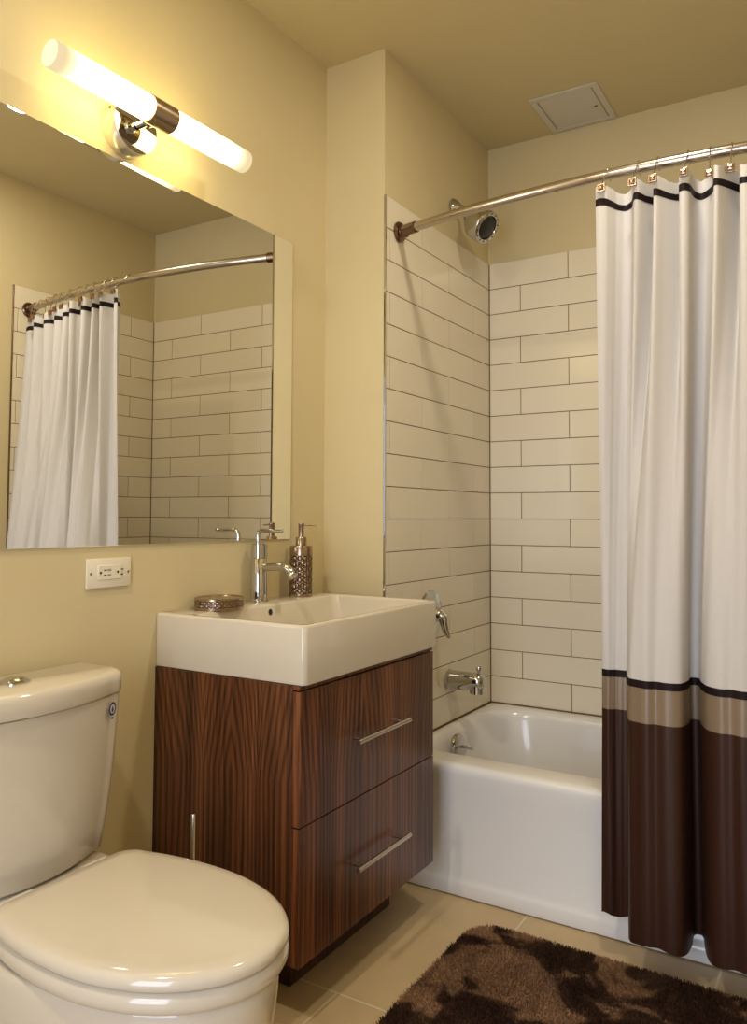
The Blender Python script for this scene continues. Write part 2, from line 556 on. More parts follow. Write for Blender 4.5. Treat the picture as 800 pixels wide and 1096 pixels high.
BOT = [(.912, -.885), (.920, -.890), (.932, -.892), (.950, -.882), (.972, -.884), (.980, -.890), (.984, -.925), (1.000, -.972), (1.020, -.984), (1.045, -.990), (1.065, -.982), (1.090, -.988), (1.110, -.984),
       (1.122, -.968), (1.128, -.925), (1.126, -.890), (1.136, -.882), (1.148, -.890), (1.160, -.930), (1.180, -.972), (1.205, -.988), (1.230, -.984), (1.255, -.992), (1.275, -.982), (1.290, -.930), (1.296, -.888), (1.312, -.884),
       (1.330, -.925), (1.350, -.965), (1.385, -.972), (1.405, -.93), (1.415, -.89), (1.435, -.885), (1.455, -.93), (1.48, -.948), (1.510, -.945), (1.525, -.90), (1.535, -.870), (1.555, -.866), (1.575, -.89), (1.605, -.900), (1.635, -.875), (1.655, -.846)]
def resample(P, n):
    P = [np.array(p, float) for p in P]
    Q = [2 * P[0] - P[1]] + P + [2 * P[-1] - P[-2]]
    fine = []
    for i in range(len(P) - 1):
        p0, p1, p2, p3 = Q[i:i + 4]
        for t in np.linspace(0, 1, 24, endpoint=False):
            fine.append(.5 * ((2 * p1) + (-p0 + p2) * t + (2 * p0 - 5 * p1 + 4 * p2 - p3) * t * t + (-p0 + 3 * p1 - 3 * p2 + p3) * t ** 3))
    fine.append(P[-1])
    return np.array(fine)
def by_frac(F, marks, targets, n):
    """sample curve F so that x marks land on given fractions"""
    s = np.concatenate([[0], np.cumsum(np.linalg.norm(np.diff(F, axis=0), axis=1))])
    s /= s[-1]
    ms = [s[np.argmin(abs(F[:, 0] - m))] if m is not None else None for m in marks]
    u = np.linspace(0, 1, n)
    su = np.interp(u, [0] + targets + [1], [0] + ms + [1])
    return np.stack([np.interp(su, s, F[:, 0]), np.interp(su, s, F[:, 1])], 1)
NU = 520
FT, FB = resample(TOP, 0), resample(BOT, 0)
PT = by_frac(FT, [1.0, 1.138, 1.268], [.14, .29, .45], NU)
PB = by_frac(FB, [.978, 1.125, 1.262], [.14, .29, .45], NU)
ZTC, ZHEM = 1.972, .100
HOOKX = [.933, 1.011, 1.061, 1.135, 1.188, 1.238, 1.302, 1.362, 1.425, 1.488, 1.552, 1.612]
rng = np.random.RandomState(3)
def curtain_rows(z0, z1, n, off=0.0):
    rows = []
    for k in range(n + 1):
        z = z0 + (z1 - z0) * k / n
        t = min(max((ZTC - z) / (ZTC - .70), 0), 1)
        w = t * t * (3 - 2 * t) * .55 + t * .45
        P = PT * (1 - w) + PB * w
        if z < .70:      # skirt flares a little, deeper folds
            e = (.70 - z) / .6
            P = P.copy()
            P[:, 1] = P[:, 1] - .016 * e * np.clip((-.875 - P[:, 1]) / .08, 0, 1)
            P[:, 0] = P[:, 0] + (-.008 * e) * np.exp(-((P[:, 0] - .905) / .03) ** 2)
        uu = np.linspace(0, 1, NU)
        P = P.copy()
        P[:, 1] += .0010 * np.sin(uu * 93 + z * 3.0) * (.3 + .7 * w) + 0.0005 * np.sin(uu * 231 - z * 5)
        if off:
            T = np.gradient(P, axis=0)
            T /= np.linalg.norm(T, axis=1)[:, None]
            N = np.stack([T[:, 1], -T[:, 0]], 1)
            P = P + N * off
        zz = np.full(NU, z)
        if z > 1.9:      # top edge sags a little between hooks
            d = np.min(np.abs(P[:, 0][:, None] - np.array(HOOKX)[None]), axis=1)
            zz = zz - .011 * np.clip(d / .03, 0, 1) ** 2 * min(1, (z - 1.9) / .07)
        if z < .16:
            zz = zz + .004 * np.sin(uu * 60) * (.16 - z) / .06
        rows.append([Vector((P[i, 0], P[i, 1], zz[i])) for i in range(NU)])
    return rows
cur = empty('shower_curtain', (1.28, -.86, ZHEM), 'white shower curtain with taupe band and dark brown hem hanging outside the tub', 'shower curtain')
def cpanel(name, z0, z1, n, m, th):
    b = B()
    loft(b, curtain_rows(z0, z1, n), False, False, closed=False)
    o = obj(name, b, m, cur, smooth=180, recalc=False)
    md = o.modifiers.new('thickness', 'SOLIDIFY')
    md.thickness = th
    md.offset = 0
    es = o.modifiers.new('crisp_edges', 'EDGE_SPLIT')
    es.split_angle = math.radians(70)
    return o
cpanel('heading', ZTC, 1.937, 4, COTTON, .0016)
cpanel('heading_stripe', 1.937, 1.918, 2, STRIPE, .0030)
cpanel('white_panel', 1.918, .713, 40, COTTON, .0016)
cpanel('band_stripe', .713, .695, 2, STRIPE, .0030)
cpanel('satin_band', .695, .613, 6, SATIN, .0022)
cpanel('brown_hem_panel', .613, ZHEM, 22, BROWN, .0020)

# hooks: wire over the rod and a square stud
HL = ['first from the curtain\'s free edge', 'second from the curtain\'s free edge', 'third from the curtain\'s free edge', 'fourth from the curtain\'s free edge', 'fifth from the curtain\'s free edge', 'sixth from the curtain\'s free edge',
      'seventh from the curtain\'s free edge', 'sixth from the right wall', 'fifth from the right wall', 'fourth from the right wall', 'third from the right wall', 'second from the right wall']
def front_y(x):
    """foremost fabric y near the top edge at x"""
    row = curtain_rows(ZTC - .012, ZTC - .012, 1)[0]
    near = [p.y for p in row if abs(p.x - x) < .012]
    return min(near) if near else rod_y(x)
STUDZ = 1.962
def wire_bm(x, fy):
    b = B()
    y = rod_y(x)
    pts = arc_pts((x, y, RODZ + .001), (0, 1, 0), (0, 0, 1), .0175, -.35 * PI, 1.0 * PI, 16)
    yy = min(fy - .004, y - .018)
    pts += [Vector((x, (y - .0175) * .7 + yy * .3, RODZ - .016)), Vector((x + .001, (y - .0175) * .25 + yy * .75, RODZ - .040)), Vector((x + .001, yy, STUDZ + .004))]
    sweep(b, pts, .0014, 8)
    return b
def stud_bm(x, fy):
    b = B()
    y = min(fy - .004, rod_y(x) - .018) - .002
    z = STUDZ
    box(b, (x - .0105, y - .003, z - .0105), (x + .0105, y + .003, z + .0105), .0012, 2)
    rings = [[Vector((x + sx * q, y - d, z + sz * q)) for sx, sz in ((-1, -1), (1, -1), (1, 1), (-1, 1))] for q, d in ((.0075, .003), (.0055, .0062), (.002, .0075))]
    loft(b, rings)
    return b
for i, x in enumerate(HOOKX):
    h = empty('curtain_hook', (x, rod_y(x), STUDZ), 'curtain hook with square bronze stud on the rod, ' + HL[i], 'curtain hook', 'curtain hooks along the shower rod')
    fy = front_y(x)
    obj('wire', wire_bm(x, fy), NICKEL, h)
    obj('stud', stud_bm(x, fy), BRONZE, h, smooth=20)

# ------------------------------------------------------------ ceiling: access panel, downlight
pn = empty('ceiling_access_panel', (.628, -.15, H), 'square white access panel in the ceiling above the tub', 'access panel')
CP = mat('panel_paint', (.60, .555, .47), .5)
px0, px1, py0, py1 = .505, .750, -.290, -.012
b = B()
fwid = .022
for (lo, hi) in (((px0, py0), (px1, py0 + fwid)), ((px0, py1 - fwid), (px1, py1)), ((px0, py0 + fwid), (px0 + fwid, py1 - fwid)), ((px1 - fwid, py0 + fwid), (px1, py1 - fwid))):
    box(b, (*lo, H - .006), (*hi, H - .0002), .0015, 1)
obj('panel_frame', b, CP, pn)
b = B(); box(b, (px0 + fwid + .004, py0 + fwid + .003, H - .005), (px1 - fwid - .004, py1 - fwid - .003, H - .0002), .0012, 1); obj('panel_door', b, CP, pn)
b = B(); lathe(b, [(.006, 0), (.006, .0015), (.001, .002)], (.705, -.135, H - .005), (0, 0, -1), 16); obj('panel_lock', b, DARKMETAL, pn)

WHITE_METAL = mat('white_metal', (.8, .78, .74), .4)
LENS = bpy.data.materials.new('downlight_lens'); LENS.use_nodes = True
_nt = LENS.node_tree; _nt.nodes.clear()
_e = _nt.nodes.new('ShaderNodeEmission'); _o = _nt.nodes.new('ShaderNodeOutputMaterial')
_e.inputs[0].default_value = (*DOWN_COL, 1); _e.inputs[1].default_value = 6.0
_nt.links.new(_e.outputs[0], _o.inputs[0])
def downlight(x, y, watts, label):
    dl = empty('ceiling_downlight', (x, y, H), label, 'ceiling light', 'ceiling downlights')
    b = B(); lathe(b, [(.044, .0002), (.058, .0002), (.056, .005), (.047, .007), (.043, .004)], (x, y, H), (0, 0, -1), 40, cap0=False, cap1=False); obj('trim_ring', b, WHITE_METAL, dl)
    b = B(); lathe(b, [(.045, .001), (.040, .003), (.001, .004)], (x, y, H), (0, 0, -1), 40); obj('lens', b, LENS, dl)
    area('downlight_lamp', (x, y, H - .012), (0, 0, -1), .13, .13, watts, DOWN_COL, 'DISK')
downlight(1.070, -1.218, DOWN_W, 'round ceiling downlight before the tub, glimpsed at the mirror top')
downlight(.50, -2.75, FILL_DOWN_W, 'added fill light built as a round ceiling downlight, unseen at the camera end of the room')  # second downlight is added out of view to brighten the room

# ------------------------------------------------------------ mirror
b = B(); box(b, (-.0048, -2.345, 1.0327), (0, -1.0152, 1.9525), .0012, 1)
mir = obj('wall_mirror', b, [mat('mirror_silver', (.90, .90, .87), .0, 1.0)], None, (0, -1.68, 1.0327), 20)
tag(mir, 'large frameless rectangular mirror on the wall above the sink', 'mirror')

# ------------------------------------------------------------ vanity light
LX, LY, LZ = .108, -1.676, 2.0425
LD = Vector((.022, .558, -.008)).normalized()
lamp = empty('vanity_light', (0, LY, LZ), 'two-tube frosted glass wall light with chrome fitting above the mirror', 'wall light')
b = B(); lathe(b, [(.066, .0), (.066, .044), (.0645, .0465)], (-.005, LY - .010, LZ - .014), (1, 0, 0), 48, cap1=False); obj('wall_plate', b, mat('lightened_chrome_rim', (.78, .74, .68), .28, 1.0), lamp)  # rim lightened: the lit wall's reflection is put into the metal colour
b = B(); lathe(b, [(.0645, .0464), (.050, .0475), (.001, .048)], (-.005, LY - .010, LZ - .014), (1, 0, 0), 48, cap0=False); obj('plate_face', b, CHROME, lamp)
b = B(); lathe(b, [(.011, 0), (.011, .024), (.017, .030), (.017, .050)], (.044, LY - .008, LZ - .012), (1, .08, .14), 24); obj('arm', b, CHROME, lamp)
b = B()
for (dy, dz) in ((-.94, .34), (.94, -.34)):
    b = B()
    lathe(b, [(.0035, 0), (.0035, .002), (.001, .003)], (.022, LY - .010 + dy * .0655, LZ - .014 + dz * .0655), (0, dy, dz), 10)
    obj('plate_screw', b, DARKMETAL, lamp)
b = B(); lathe(b, [(.0300, -.036), (.0318, -.035), (.0318, .035), (.0300, .036)], (LX, LY, LZ), LD, 40); obj('sleeve', b, BRONZE_LIGHT, lamp)
GLASS = bpy.data.materials.new('lit_frosted_glass'); GLASS.use_nodes = True
nt = GLASS.node_tree; nt.nodes.clear()
o_ = nt.nodes.new('ShaderNodeOutputMaterial')
em = nt.nodes.new('ShaderNodeEmission')
tc = nt.nodes.new('ShaderNodeTexCoord'); sx = nt.nodes.new('ShaderNodeSeparateXYZ')
nt.links.new(tc.outputs['Object'], sx.inputs[0])
ab = nt.nodes.new('ShaderNodeMath'); ab.operation = 'ABSOLUTE'; nt.links.new(sx.outputs['Y'], ab.inputs[0])
mr = nt.nodes.new('ShaderNodeMapRange'); mr.interpolation_type = 'SMOOTHSTEP'
mr.inputs['From Min'].default_value = .09; mr.inputs['From Max'].default_value = .275
mr.inputs['To Min'].default_value = TUBE_STRENGTH; mr.inputs['To Max'].default_value = .80
nt.links.new(ab.outputs[0], mr.inputs['Value'])
rc = ramp(nt, [(0, TUBE_COL), (1, (1.0, .80, .46))])
mr2 = nt.nodes.new('ShaderNodeMapRange')
mr2.inputs['From Min'].default_value = .12; mr2.inputs['From Max'].default_value = .28
nt.links.new(ab.outputs[0], mr2.inputs['Value']); nt.links.new(mr2.outputs[0], rc.inputs['Fac'])
nt.links.new(rc.outputs['Color'], em.inputs[0]); nt.links.new(mr.outputs[0], em.inputs[1])
nt.links.new(em.outputs[0], o_.inputs[0])
GLASS_END = bpy.data.materials.new('lit_frosted_glass_end'); GLASS_END.use_nodes = True
nt = GLASS_END.node_tree; nt.nodes.clear()
o_ = nt.nodes.new('ShaderNodeOutputMaterial'); em = nt.nodes.new('ShaderNodeEmission')
em.inputs[0].default_value = (1.0, .86, .50, 1); em.inputs[1].default_value = 1.15
nt.links.new(em.outputs[0], o_.inputs[0])
for s in (-1, 1):
    b = B()
    prof = [(.0285, .034), (.0292, .040), (.0292, .286), (.0286, .2885), (.0275, .2895), (.001, .2897)]
    lathe(b, prof, (LX, LY, LZ), LD * s, 40)
    b.normal_update()
    for f in b.faces:
        f.material_index = 1 if abs(f.normal.dot(LD)) > .95 and (f.calc_center_median() - Vector((LX, LY, LZ))).length > .2 else 0
    obj('glass_tube', b, [GLASS, GLASS_END], lamp, smooth=50)

# ------------------------------------------------------------ outlet
ou = empty('power_outlet', (0, -1.705, .972), 'ivory two-socket power outlet plate on the wall below the mirror', 'outlet')
b = B(); box(b, (-.0048, -1.768, .937), (.002, -1.642, 1.005), .0022, 2); obj('cover_plate', b, PLASTIC, ou)
b = B(); box(b, (.0005, -1.739, .9555), (.0042, -1.671, .9885), .0010, 1); rec = obj('receptacle', b, PLASTIC, ou)
for cy in (-1.729, -1.680):
    b = B()
    lathe(b, [(.0030, 0), (.0030, .0006)], (.0040, cy - .003, .972), (1, 0, 0), 12)
    box(b, (.0040, cy + .006, .9765), (.0046, cy + .014, .979))
    box(b, (.0040, cy + .006, .9650), (.0046, cy + .013, .9675))
    obj('socket', b, BLACK, rec)
b = B(); box(b, (.0040, -1.7125, .9755), (.0050, -1.7025, .9800), .0003, 1); box(b, (.0040, -1.7125, .9640), (.0050, -1.7025, .9685), .0003, 1); obj('test_button', b, mat('grey_plastic', (.35, .31, .26), .4), rec)
for sy in (-1.758, -1.651):
    b = B(); lathe(b, [(.0032, 0), (.0030, .0012), (.001, .0015)], (.0019, sy, .971), (1, 0, 0), 12); obj('screw', b, NICKEL, ou)

# ------------------------------------------------------------ vanity cabinet
XV, Y0, Y1, ZB, ZTV = .440, -1.5536, -.9200, .1352, .7318
van = empty('vanity_cabinet', (.22, -1.237, 0), 'walnut two-drawer vanity cabinet under the white sink', 'cabinet')
b = B(); box(b, (-.0048, Y0, ZB), (XV - .021, Y1, ZTV), .0008, 1)
obj('carcass', b, WOOD_SIDE, van, smooth=20)
b = B(); box(b, (XV - .021, Y0, .7225), (XV - .002, Y1, ZTV), .0006, 1); obj('top_rail', b, WOOD_DRAWER, van, smooth=20)
EDGE = wood('walnut_edge', 1.3, 'x', [(0.0, 2)], 2.4)
for (z0, z1) in ((.4290, .7195), (ZB - .002, .4260)):
    b = B(); box(b, (XV - .0205, Y0, z0), (XV, Y1, z1), .0009, 1)
    b.normal_update()
    for f in b.faces:
        f.material_index = 1 if f.normal.y < -.9 else 0
    dr = obj('drawer', b, [WOOD_DRAWER, EDGE], van, smooth=20)
    zc = (z0 + z1) / 2 + (-.002 if z0 > .3 else -.003)
    b = B()
    sweep(b, [(XV + .030, -1.363, zc), (XV + .030, -1.111, zc)], .0060, 16)
    hn = obj('handle', b, NICKEL, dr)
    for yy in (-1.335, -1.139):
        b = B()
        sweep(b, [(XV - .0005, yy, zc), (XV + .028, yy, zc)], .0042, 12)
        obj('handle_post', b, NICKEL, hn)
b = B(); box(b, (-.0048, -1.425, 0), (.322, -.960, ZB - .0005), .001, 1); obj('plinth', b, WOOD_DARK, van, smooth=20)

# ------------------------------------------------------------ sink
BZ, BB = .8636, .7320
snk = empty('sink', (.22, -1.232, BB), 'white rectangular ceramic sink on top of the walnut vanity', 'sink')
b = B()
sx0, sx1, sy0, sy1 = -.0046, .4502, -1.5519, -.9121
def orr(i, z, r=.014): return rrect(sx0 + i * .2, sx1 - i, sy0 + i, sy1 - i, [r, .004, .004, r], z, 5)
def irr(a, bb, c, d, r, z): return rrect(a, bb, c, d, r, z, 5)
rings = [orr(.004, BB), orr(.001, BB + .002), orr(0, BB + .006), orr(0, BZ - .007), orr(.0015, BZ - .0025), orr(.005, BZ - .0003), orr(.008, BZ),
         irr(.100, .437, -1.537, -.926, .020, BZ), irr(.104, .434, -1.534, -.929, .020, BZ - .002), irr(.108, .432, -1.531, -.932, .022, BZ - .008),
         irr(.116, .428, -1.527, -.936, .028, BZ - .070), irr(.124, .420, -1.519, -.944, .030, BZ - .088), irr(.145, .400, -1.498, -.965, .03, BZ - .096)]
loft(b, rings)
obj('basin', b, PORC, snk, smooth=40)
b = B(); lathe(b, [(.010, -.002), (.0108, .0006), (.0088, .0016), (.0085, .0006), (.001, .0006)], (.1095, -1.248, BZ - .022), (1, 0, .13), 24); ovh = obj('overflow_ring', b, PORC, snk)
b = B(); lathe(b, [(.0086, .0), (.0086, .0012), (.001, .0012)], (.1095, -1.248, BZ - .022), (1, 0, .13), 24); obj('overflow_hole', b, BLACK, ovh)
b = B(); lathe(b, [(.030, 0), (.030, .003), (.022, .005), (.001, .004)], (.27, -1.232, BZ - .0965), (0, 0, 1), 28); obj('drain', b, CHROME, snk)

# ------------------------------------------------------------ faucet
FX, FY = .040, -1.213
fa = empty('faucet', (FX, FY, BZ), 'chrome single-lever faucet at the back of the white sink', 'faucet')
b = B(); lathe(b, [(.0275, .0), (.0275, .004), (.0235, .008), (.0230, .120), (.0215, .122)], (FX, FY, BZ), (0, 0, 1), 36); obj('body', b, CHROME, fa)
b = B(); lathe(b, [(.0215, .1205), (.0232, .1225), (.0232, .160), (.0205, .163), (.001, .1635)], (FX, FY, BZ), (0, 0, 1), 36); obj('cap', b, CHROME, fa)
b = B()
zl = BZ + .199
sweep(b, [(FX - .004, FY, BZ + .162), (FX - .004, FY, zl - .014), (FX - .001, FY, zl - .004), (FX + .008, FY, zl), (FX + .04, FY, zl - .001), (FX + .078, FY, zl - .002), (FX + .084, FY, zl + .001)], [.0065, .006, .006, .0058, .0052, .0050, .0045], 14)
obj('lever', b, CHROME, fa)
b = B()
zs = BZ + .096
pts = [(FX + .015, FY, zs), (FX + .05, FY, zs + .002), (FX + .085, FY, zs + .003)] + [(FX + .085 + .034 * math.sin(a), FY, zs + .003 - .034 * (1 - math.cos(a))) for a in (.25, .5, .75, 1.0, 1.2)]
sweep(b, pts, .0110, 18)
pe = Vector(pts[-1]); pd = (Vector(pts[-1]) - Vector(pts[-2])).normalized()
sp_ = obj('spout', b, CHROME, fa, smooth=50)
b = B(); lathe(b, [(.0115, -.004), (.0125, .0), (.0125, .008), (.010, .009), (.009, .006)], pe, pd, 24); obj('aerator', b, CHROME, sp_)
b = B(); sweep(b, [(FX - .024, FY, BZ + .03), (FX - .030, FY, BZ + .031)], .004, 10); obj('pop_up_knob', b, CHROME, fa)

# ------------------------------------------------------------ embossed bronze soap pump and dish
def embossed(b, cx, cy, z0, z1, rx, ry, nseg, nrow, cells_u, cells_v, amp):
    """lattice of raised ovals on a cylinder wall; raised faces index 0, recess faces index 1"""
    rings = []
    for j in range(nrow + 1):
        t = j / nrow
        ring = []
        for k in range(nseg):
            a = 2 * PI * k / nseg
            h = cell(a, t, cells_u, cells_v)
            ring.append(Vector((cx + (rx + amp * h) * math.cos(a), cy + (ry + amp * h) * math.sin(a), z0 + (z1 - z0) * t)))
        rings.append(ring)
    vr = [[b.verts.new(p) for p in r] for r in rings]
    for j in range(nrow):
        for k in range(nseg):
            f = b.faces.new((vr[j][k], vr[j][(k + 1) % nseg], vr[j + 1][(k + 1) % nseg], vr[j + 1][k]))
            h = cell(2 * PI * (k + .5) / nseg, (j + .5) / nrow, cells_u, cells_v)
            f.material_index = 1 if h < .42 else 0
def cell(a, t, cu, cv):
    u = a / (2 * PI) * cu
    v = t * cv
    best = 9
    r0 = math.floor(v)
    for r in (r0 - 1, r0, r0 + 1):
        off = .5 * (r % 2)
        du = (u - off) - round(u - off)
        dv = v - (r + .5)
        best = min(best, (du / .58) ** 2 + (dv / .72) ** 2)
    return max(0.0, min(1.0, abs(math.sqrt(best) - .62) * 3.2))
PX, PY = .056, -1.036
pb = empty('soap_dispenser', (PX, PY, BZ), 'tall bronze embossed soap pump bottle on the sink\'s far back corner', 'soap dispenser')
b = B()
zb = BZ
lathe(b, [(.0335, 0), (.0345, .002), (.0345, .010), (.0335, .0105)], (PX, PY, zb), (0, 0, 1), 48)
lathe(b, [(.0335, .122), (.0345, .1225), (.0345, .147), (.0325, .151), (.014, .152), (.001, .152)], (PX, PY, zb), (0, 0, 1), 48)
embossed(b, PX, PY, zb + .0105, zb + .122, .0325, .0325, 144, 84, 12, 7, .0020)
obj('bottle', b, [BRONZE_LIGHT, BRONZE_DARK], pb, smooth=40)
b = B(); lathe(b, [(.0165, .151), (.0165, .175), (.015, .177), (.007, .177)], (PX, PY, zb), (0, 0, 1), 32); obj('pump_collar', b, BRONZE_LIGHT, pb)
b = B(); lathe(b, [(.0085, .176), (.0085, .212), (.0090, .213), (.0090, .2185), (.001, .219)], (PX, PY, zb), (0, 0, 1), 24)
ph = obj('pump_head', b, BRONZE_LIGHT, pb)
b = B(); sweep(b, [(PX, PY, zb + .214), (PX + .03, PY + .010, zb + .2125), (PX + .046, PY + .015, zb + .2115)], [.0030, .0024, .0018], 10); obj('nozzle', b, BRONZE_LIGHT, ph)

DX, DY = .068, -1.405
sd = empty('soap_dish', (DX, DY, BZ), 'low oval bronze embossed soap dish on the sink\'s near back corner', 'soap dish')
b = B()
def oval(rx, ry, z): return [Vector((DX + rx * math.cos(2 * PI * k / 96), DY + ry * math.sin(2 * PI * k / 96), BZ + z)) for k in range(96)]
loft(b, [oval(.058, .066, 0), oval(.060, .068, .001), oval(.060, .068, .007), oval(.059, .067, .0075)], True, False)
embossed(b, DX, DY, BZ + .0075, BZ + .024, .058, .066, 220, 20, 34, 2, .0014)
loft(b, [oval(.058, .066, .024), oval(.0605, .0685, .0248), oval(.0605, .0685, .029), oval(.059, .067, .0300), oval(.055, .063, .029), oval(.052, .060, .022), oval(.040, .048, .016), oval(.002, .002, .014)], False, True)
obj('dish_body', b, [BRONZE_LIGHT, BRONZE_DARK], sd, smooth=40)
b = B(); loft(b, [oval(.0535, .0615, .0262), oval(.0535, .0615, .0275), oval(.030, .036, .0280), oval(.001, .001, .0282)], True, True); obj('insert_tray', b, BRONZE_LIGHT, sd)

# ------------------------------------------------------------ toilet
TY = -1.998
toi = empty('toilet', (.36, TY, 0), 'cream two-piece toilet with closed lid beside the walnut vanity', 'toilet')
def dshape(xb, xf, hw, hb, z, n=56, cy=TY, rb=.04, p=2.04):
    """seat outline: straight back edge of half width hb at xb, rounded nose at xf, widest hw"""
    pts = []
    xm = xb + (xf - xb) * .44
    for k in range(n + 1):          # nose half, from -y to +y
        a = -PI / 2 + PI * k / n
        ca, sa = math.cos(a), math.sin(a)
        pts.append((xm + (xf - xm) * abs(ca) ** (2 / p), cy + hw * math.copysign(abs(sa) ** (2 / p), sa)))
    m = 14
    side = []
    for k in range(1, m + 1):       # +y side back to the corner
        t = k / m
        xx = xm + (xb + rb - xm) * t
        yy = hw + (hb + rb * .25 - hw) * t ** 2.2
        side.append((xx, yy))
    cx_, cy_ = xb + rb, hb - rb * .75
    corner = []
    ye = side[-1][1]
    for k in range(1, 9):
        a = PI / 2 * k / 8
        corner.append((xb + rb - rb * math.sin(a), ye - rb + rb * math.cos(a)))
    half = side + corner
    for (xx, yy) in half: pts.append((xx, cy + yy))
    for (xx, yy) in reversed(half): pts.append((xx, cy - yy))
    return [Vector((x_, y_, z)) for x_, y_ in pts]
def dr_(i, z, xb=.236, xf=.716, hw=.185, hb=.154): return dshape(xb + i * .6, xf - i, hw - i, hb - i, z)
# lid
b = B()
loft(b, [dr_(.010, .4285), dr_(.003, .4295), dr_(.000, .434), dr_(.0005, .441), dr_(.004, .4475), dr_(.012, .4515)] + [[Vector((.47 + (p.x - .47) * q, TY + (p.y - TY) * q, z)) for p in dr_(.012, .4515)] for q, z in ((.9, .4530), (.7, .4545), (.4, .4555), (.15, .4558))], True, True)
obj('lid', b, PORC, toi, smooth=60)
# seat ring
def ds(i, z): return dr_(i, z, .240, .712, .183, .150)
b = B()
loft(b, [ds(.008, .3960), ds(.001, .3980), ds(-.003, .406), ds(-.002, .418), ds(.003, .4255), ds(.010, .4275)], True, True)
obj('seat', b, PORC, toi, smooth=60)
for s in (-1, 1):
    b = B()
    sweep(b, [(.226, TY + s * .105, .434), (.226, TY + s * .055, .434)], .011, 16)
    obj('hinge', b, PORC, toi)
# bowl and pedestal
b = B()
def bw(xb, xf, hw, hb, z): return dshape(xb, xf, hw, hb, z, rb=.03)
loft(b, [bw(.115, .520, .120, .105, 0), bw(.110, .525, .123, .108, .006), bw(.105, .540, .128, .108, .03), bw(.100, .590, .148, .112, .10), bw(.095, .645, .166, .118, .18), bw(.085, .680, .177, .122, .25),
         bw(.075, .696, .183, .128, .31), bw(.060, .703, .186, .132, .355), bw(.050, .705, .184, .135, .375), bw(.048, .704, .183, .136, .388), bw(.051, .700, .180, .133, .3935), bw(.060, .692, .172, .128, .3945)], True, True)
obj('bowl', b, PORC, toi, smooth=60)
# deck under the tank
b = B()
loft(b, [rrect(.030, .222, TY - .150, TY + .150, .03, .380, 8), rrect(.026, .226, TY - .156, TY + .156, .03, .394, 8), rrect(.024, .222, TY - .158, TY + .158, .035, .412, 8), rrect(.028, .212, TY - .152, TY + .152, .035, .4205, 8)])
obj('tank_deck', b, PORC, toi, smooth=60)
def bowed(xb, xs_, bow, hw, z, rc=.045, n=24):
    """tank outline: flat back, front bowed outwards"""
    pts = [Vector((xb, TY + hw - .008, z)), Vector((xb, TY - hw + .008, z)), Vector((xb + .008, TY - hw, z))]
    for k in range(9):
        a = PI / 2 * k / 8
        pts.append(Vector((xs_ - rc + rc * math.sin(a) , TY - hw + rc - rc * math.cos(a), z)))
    yi = hw - rc
    for k in range(1, n):
        t = -1 + 2 * k / n
        pts.append(Vector((xs_ + bow * (1 - t * t), TY + yi * t, z)))
    for k in range(9):
        a = PI / 2 * (1 - k / 8)
        pts.append(Vector((xs_ - rc + rc * math.sin(a), TY + hw - rc + rc * math.cos(a), z)))
    pts.append(Vector((xb + .008, TY + hw, z)))
    return pts
b = B()
loft(b, [bowed(.022, .148, .030, .162, .4225, .035), bowed(.020, .155, .031, .173, .430, .035), bowed(.020, .158, .031, .180, .475, .034), bowed(.020, .160, .031, .188, .53, .033), bowed(.020, .162, .031, .194, .59, .032), bowed(.020, .163, .031, .199, .65, .032), bowed(.020, .164, .031, .203, .71, .032), bowed(.020, .164, .031, .204, .7345, .032), bowed(.026, .159, .030, .199, .7365, .032)])
obj('tank', b, PORC, toi, smooth=50)
b = B()
def lidr(i, z): return bowed(.022 + i * .5, .174 - i, .033, .206 - i, z, .042)
loft(b, [lidr(.008, .7375), lidr(.002, .7385), lidr(0, .742), lidr(0, .770), lidr(.002, .777), lidr(.006, .7815), lidr(.012, .7835)])
obj('tank_lid', b, PORC, toi, smooth=50)
b = B(); lathe(b, [(.028, 0), (.028, .003), (.024, .005), (.0225, .0045), (.018, .009), (.008, .0115), (.001, .012)], (.098, -2.008, .7833), (0, 0, 1), 32); obj('flush_button', b, CHROME, toi)
# round water-drop sticker near the tank's upper corner
ST = Vector((.1735, -1.838, .709))
sn = Vector((.935, .35, -.015)).normalized()
su = Vector((0, 0, 1)); sr = su.cross(sn).normalized()
SB = mat('sticker_blue', (.02, .03, .12), .4); SWH = mat('sticker_white', (.62, .62, .62), .4)
stk = None

# ------------------------------------------------------------ brush with chrome handle behind the toilet lid
tb = empty('toilet_brush', (.262, -1.690, 0), 'slim chrome upright handle standing between the toilet and the walnut vanity side', 'toilet brush')
b = B(); lathe(b, [(.050, 0), (.050, .004), (.042, .010), (.042, .12), (.046, .125), (.046, .13), (.012, .132)], (.262, -1.690, 0), (0, 0, 1), 32); obj('holder', b, CHROME, tb)
b = B(); lathe(b, [(.0062, .13), (.0062, .466), (.005, .470), (.001, .4705)], (.262, -1.690, 0), (0, 0, 1), 18); hd_ = obj('handle', b, NICKEL, tb)

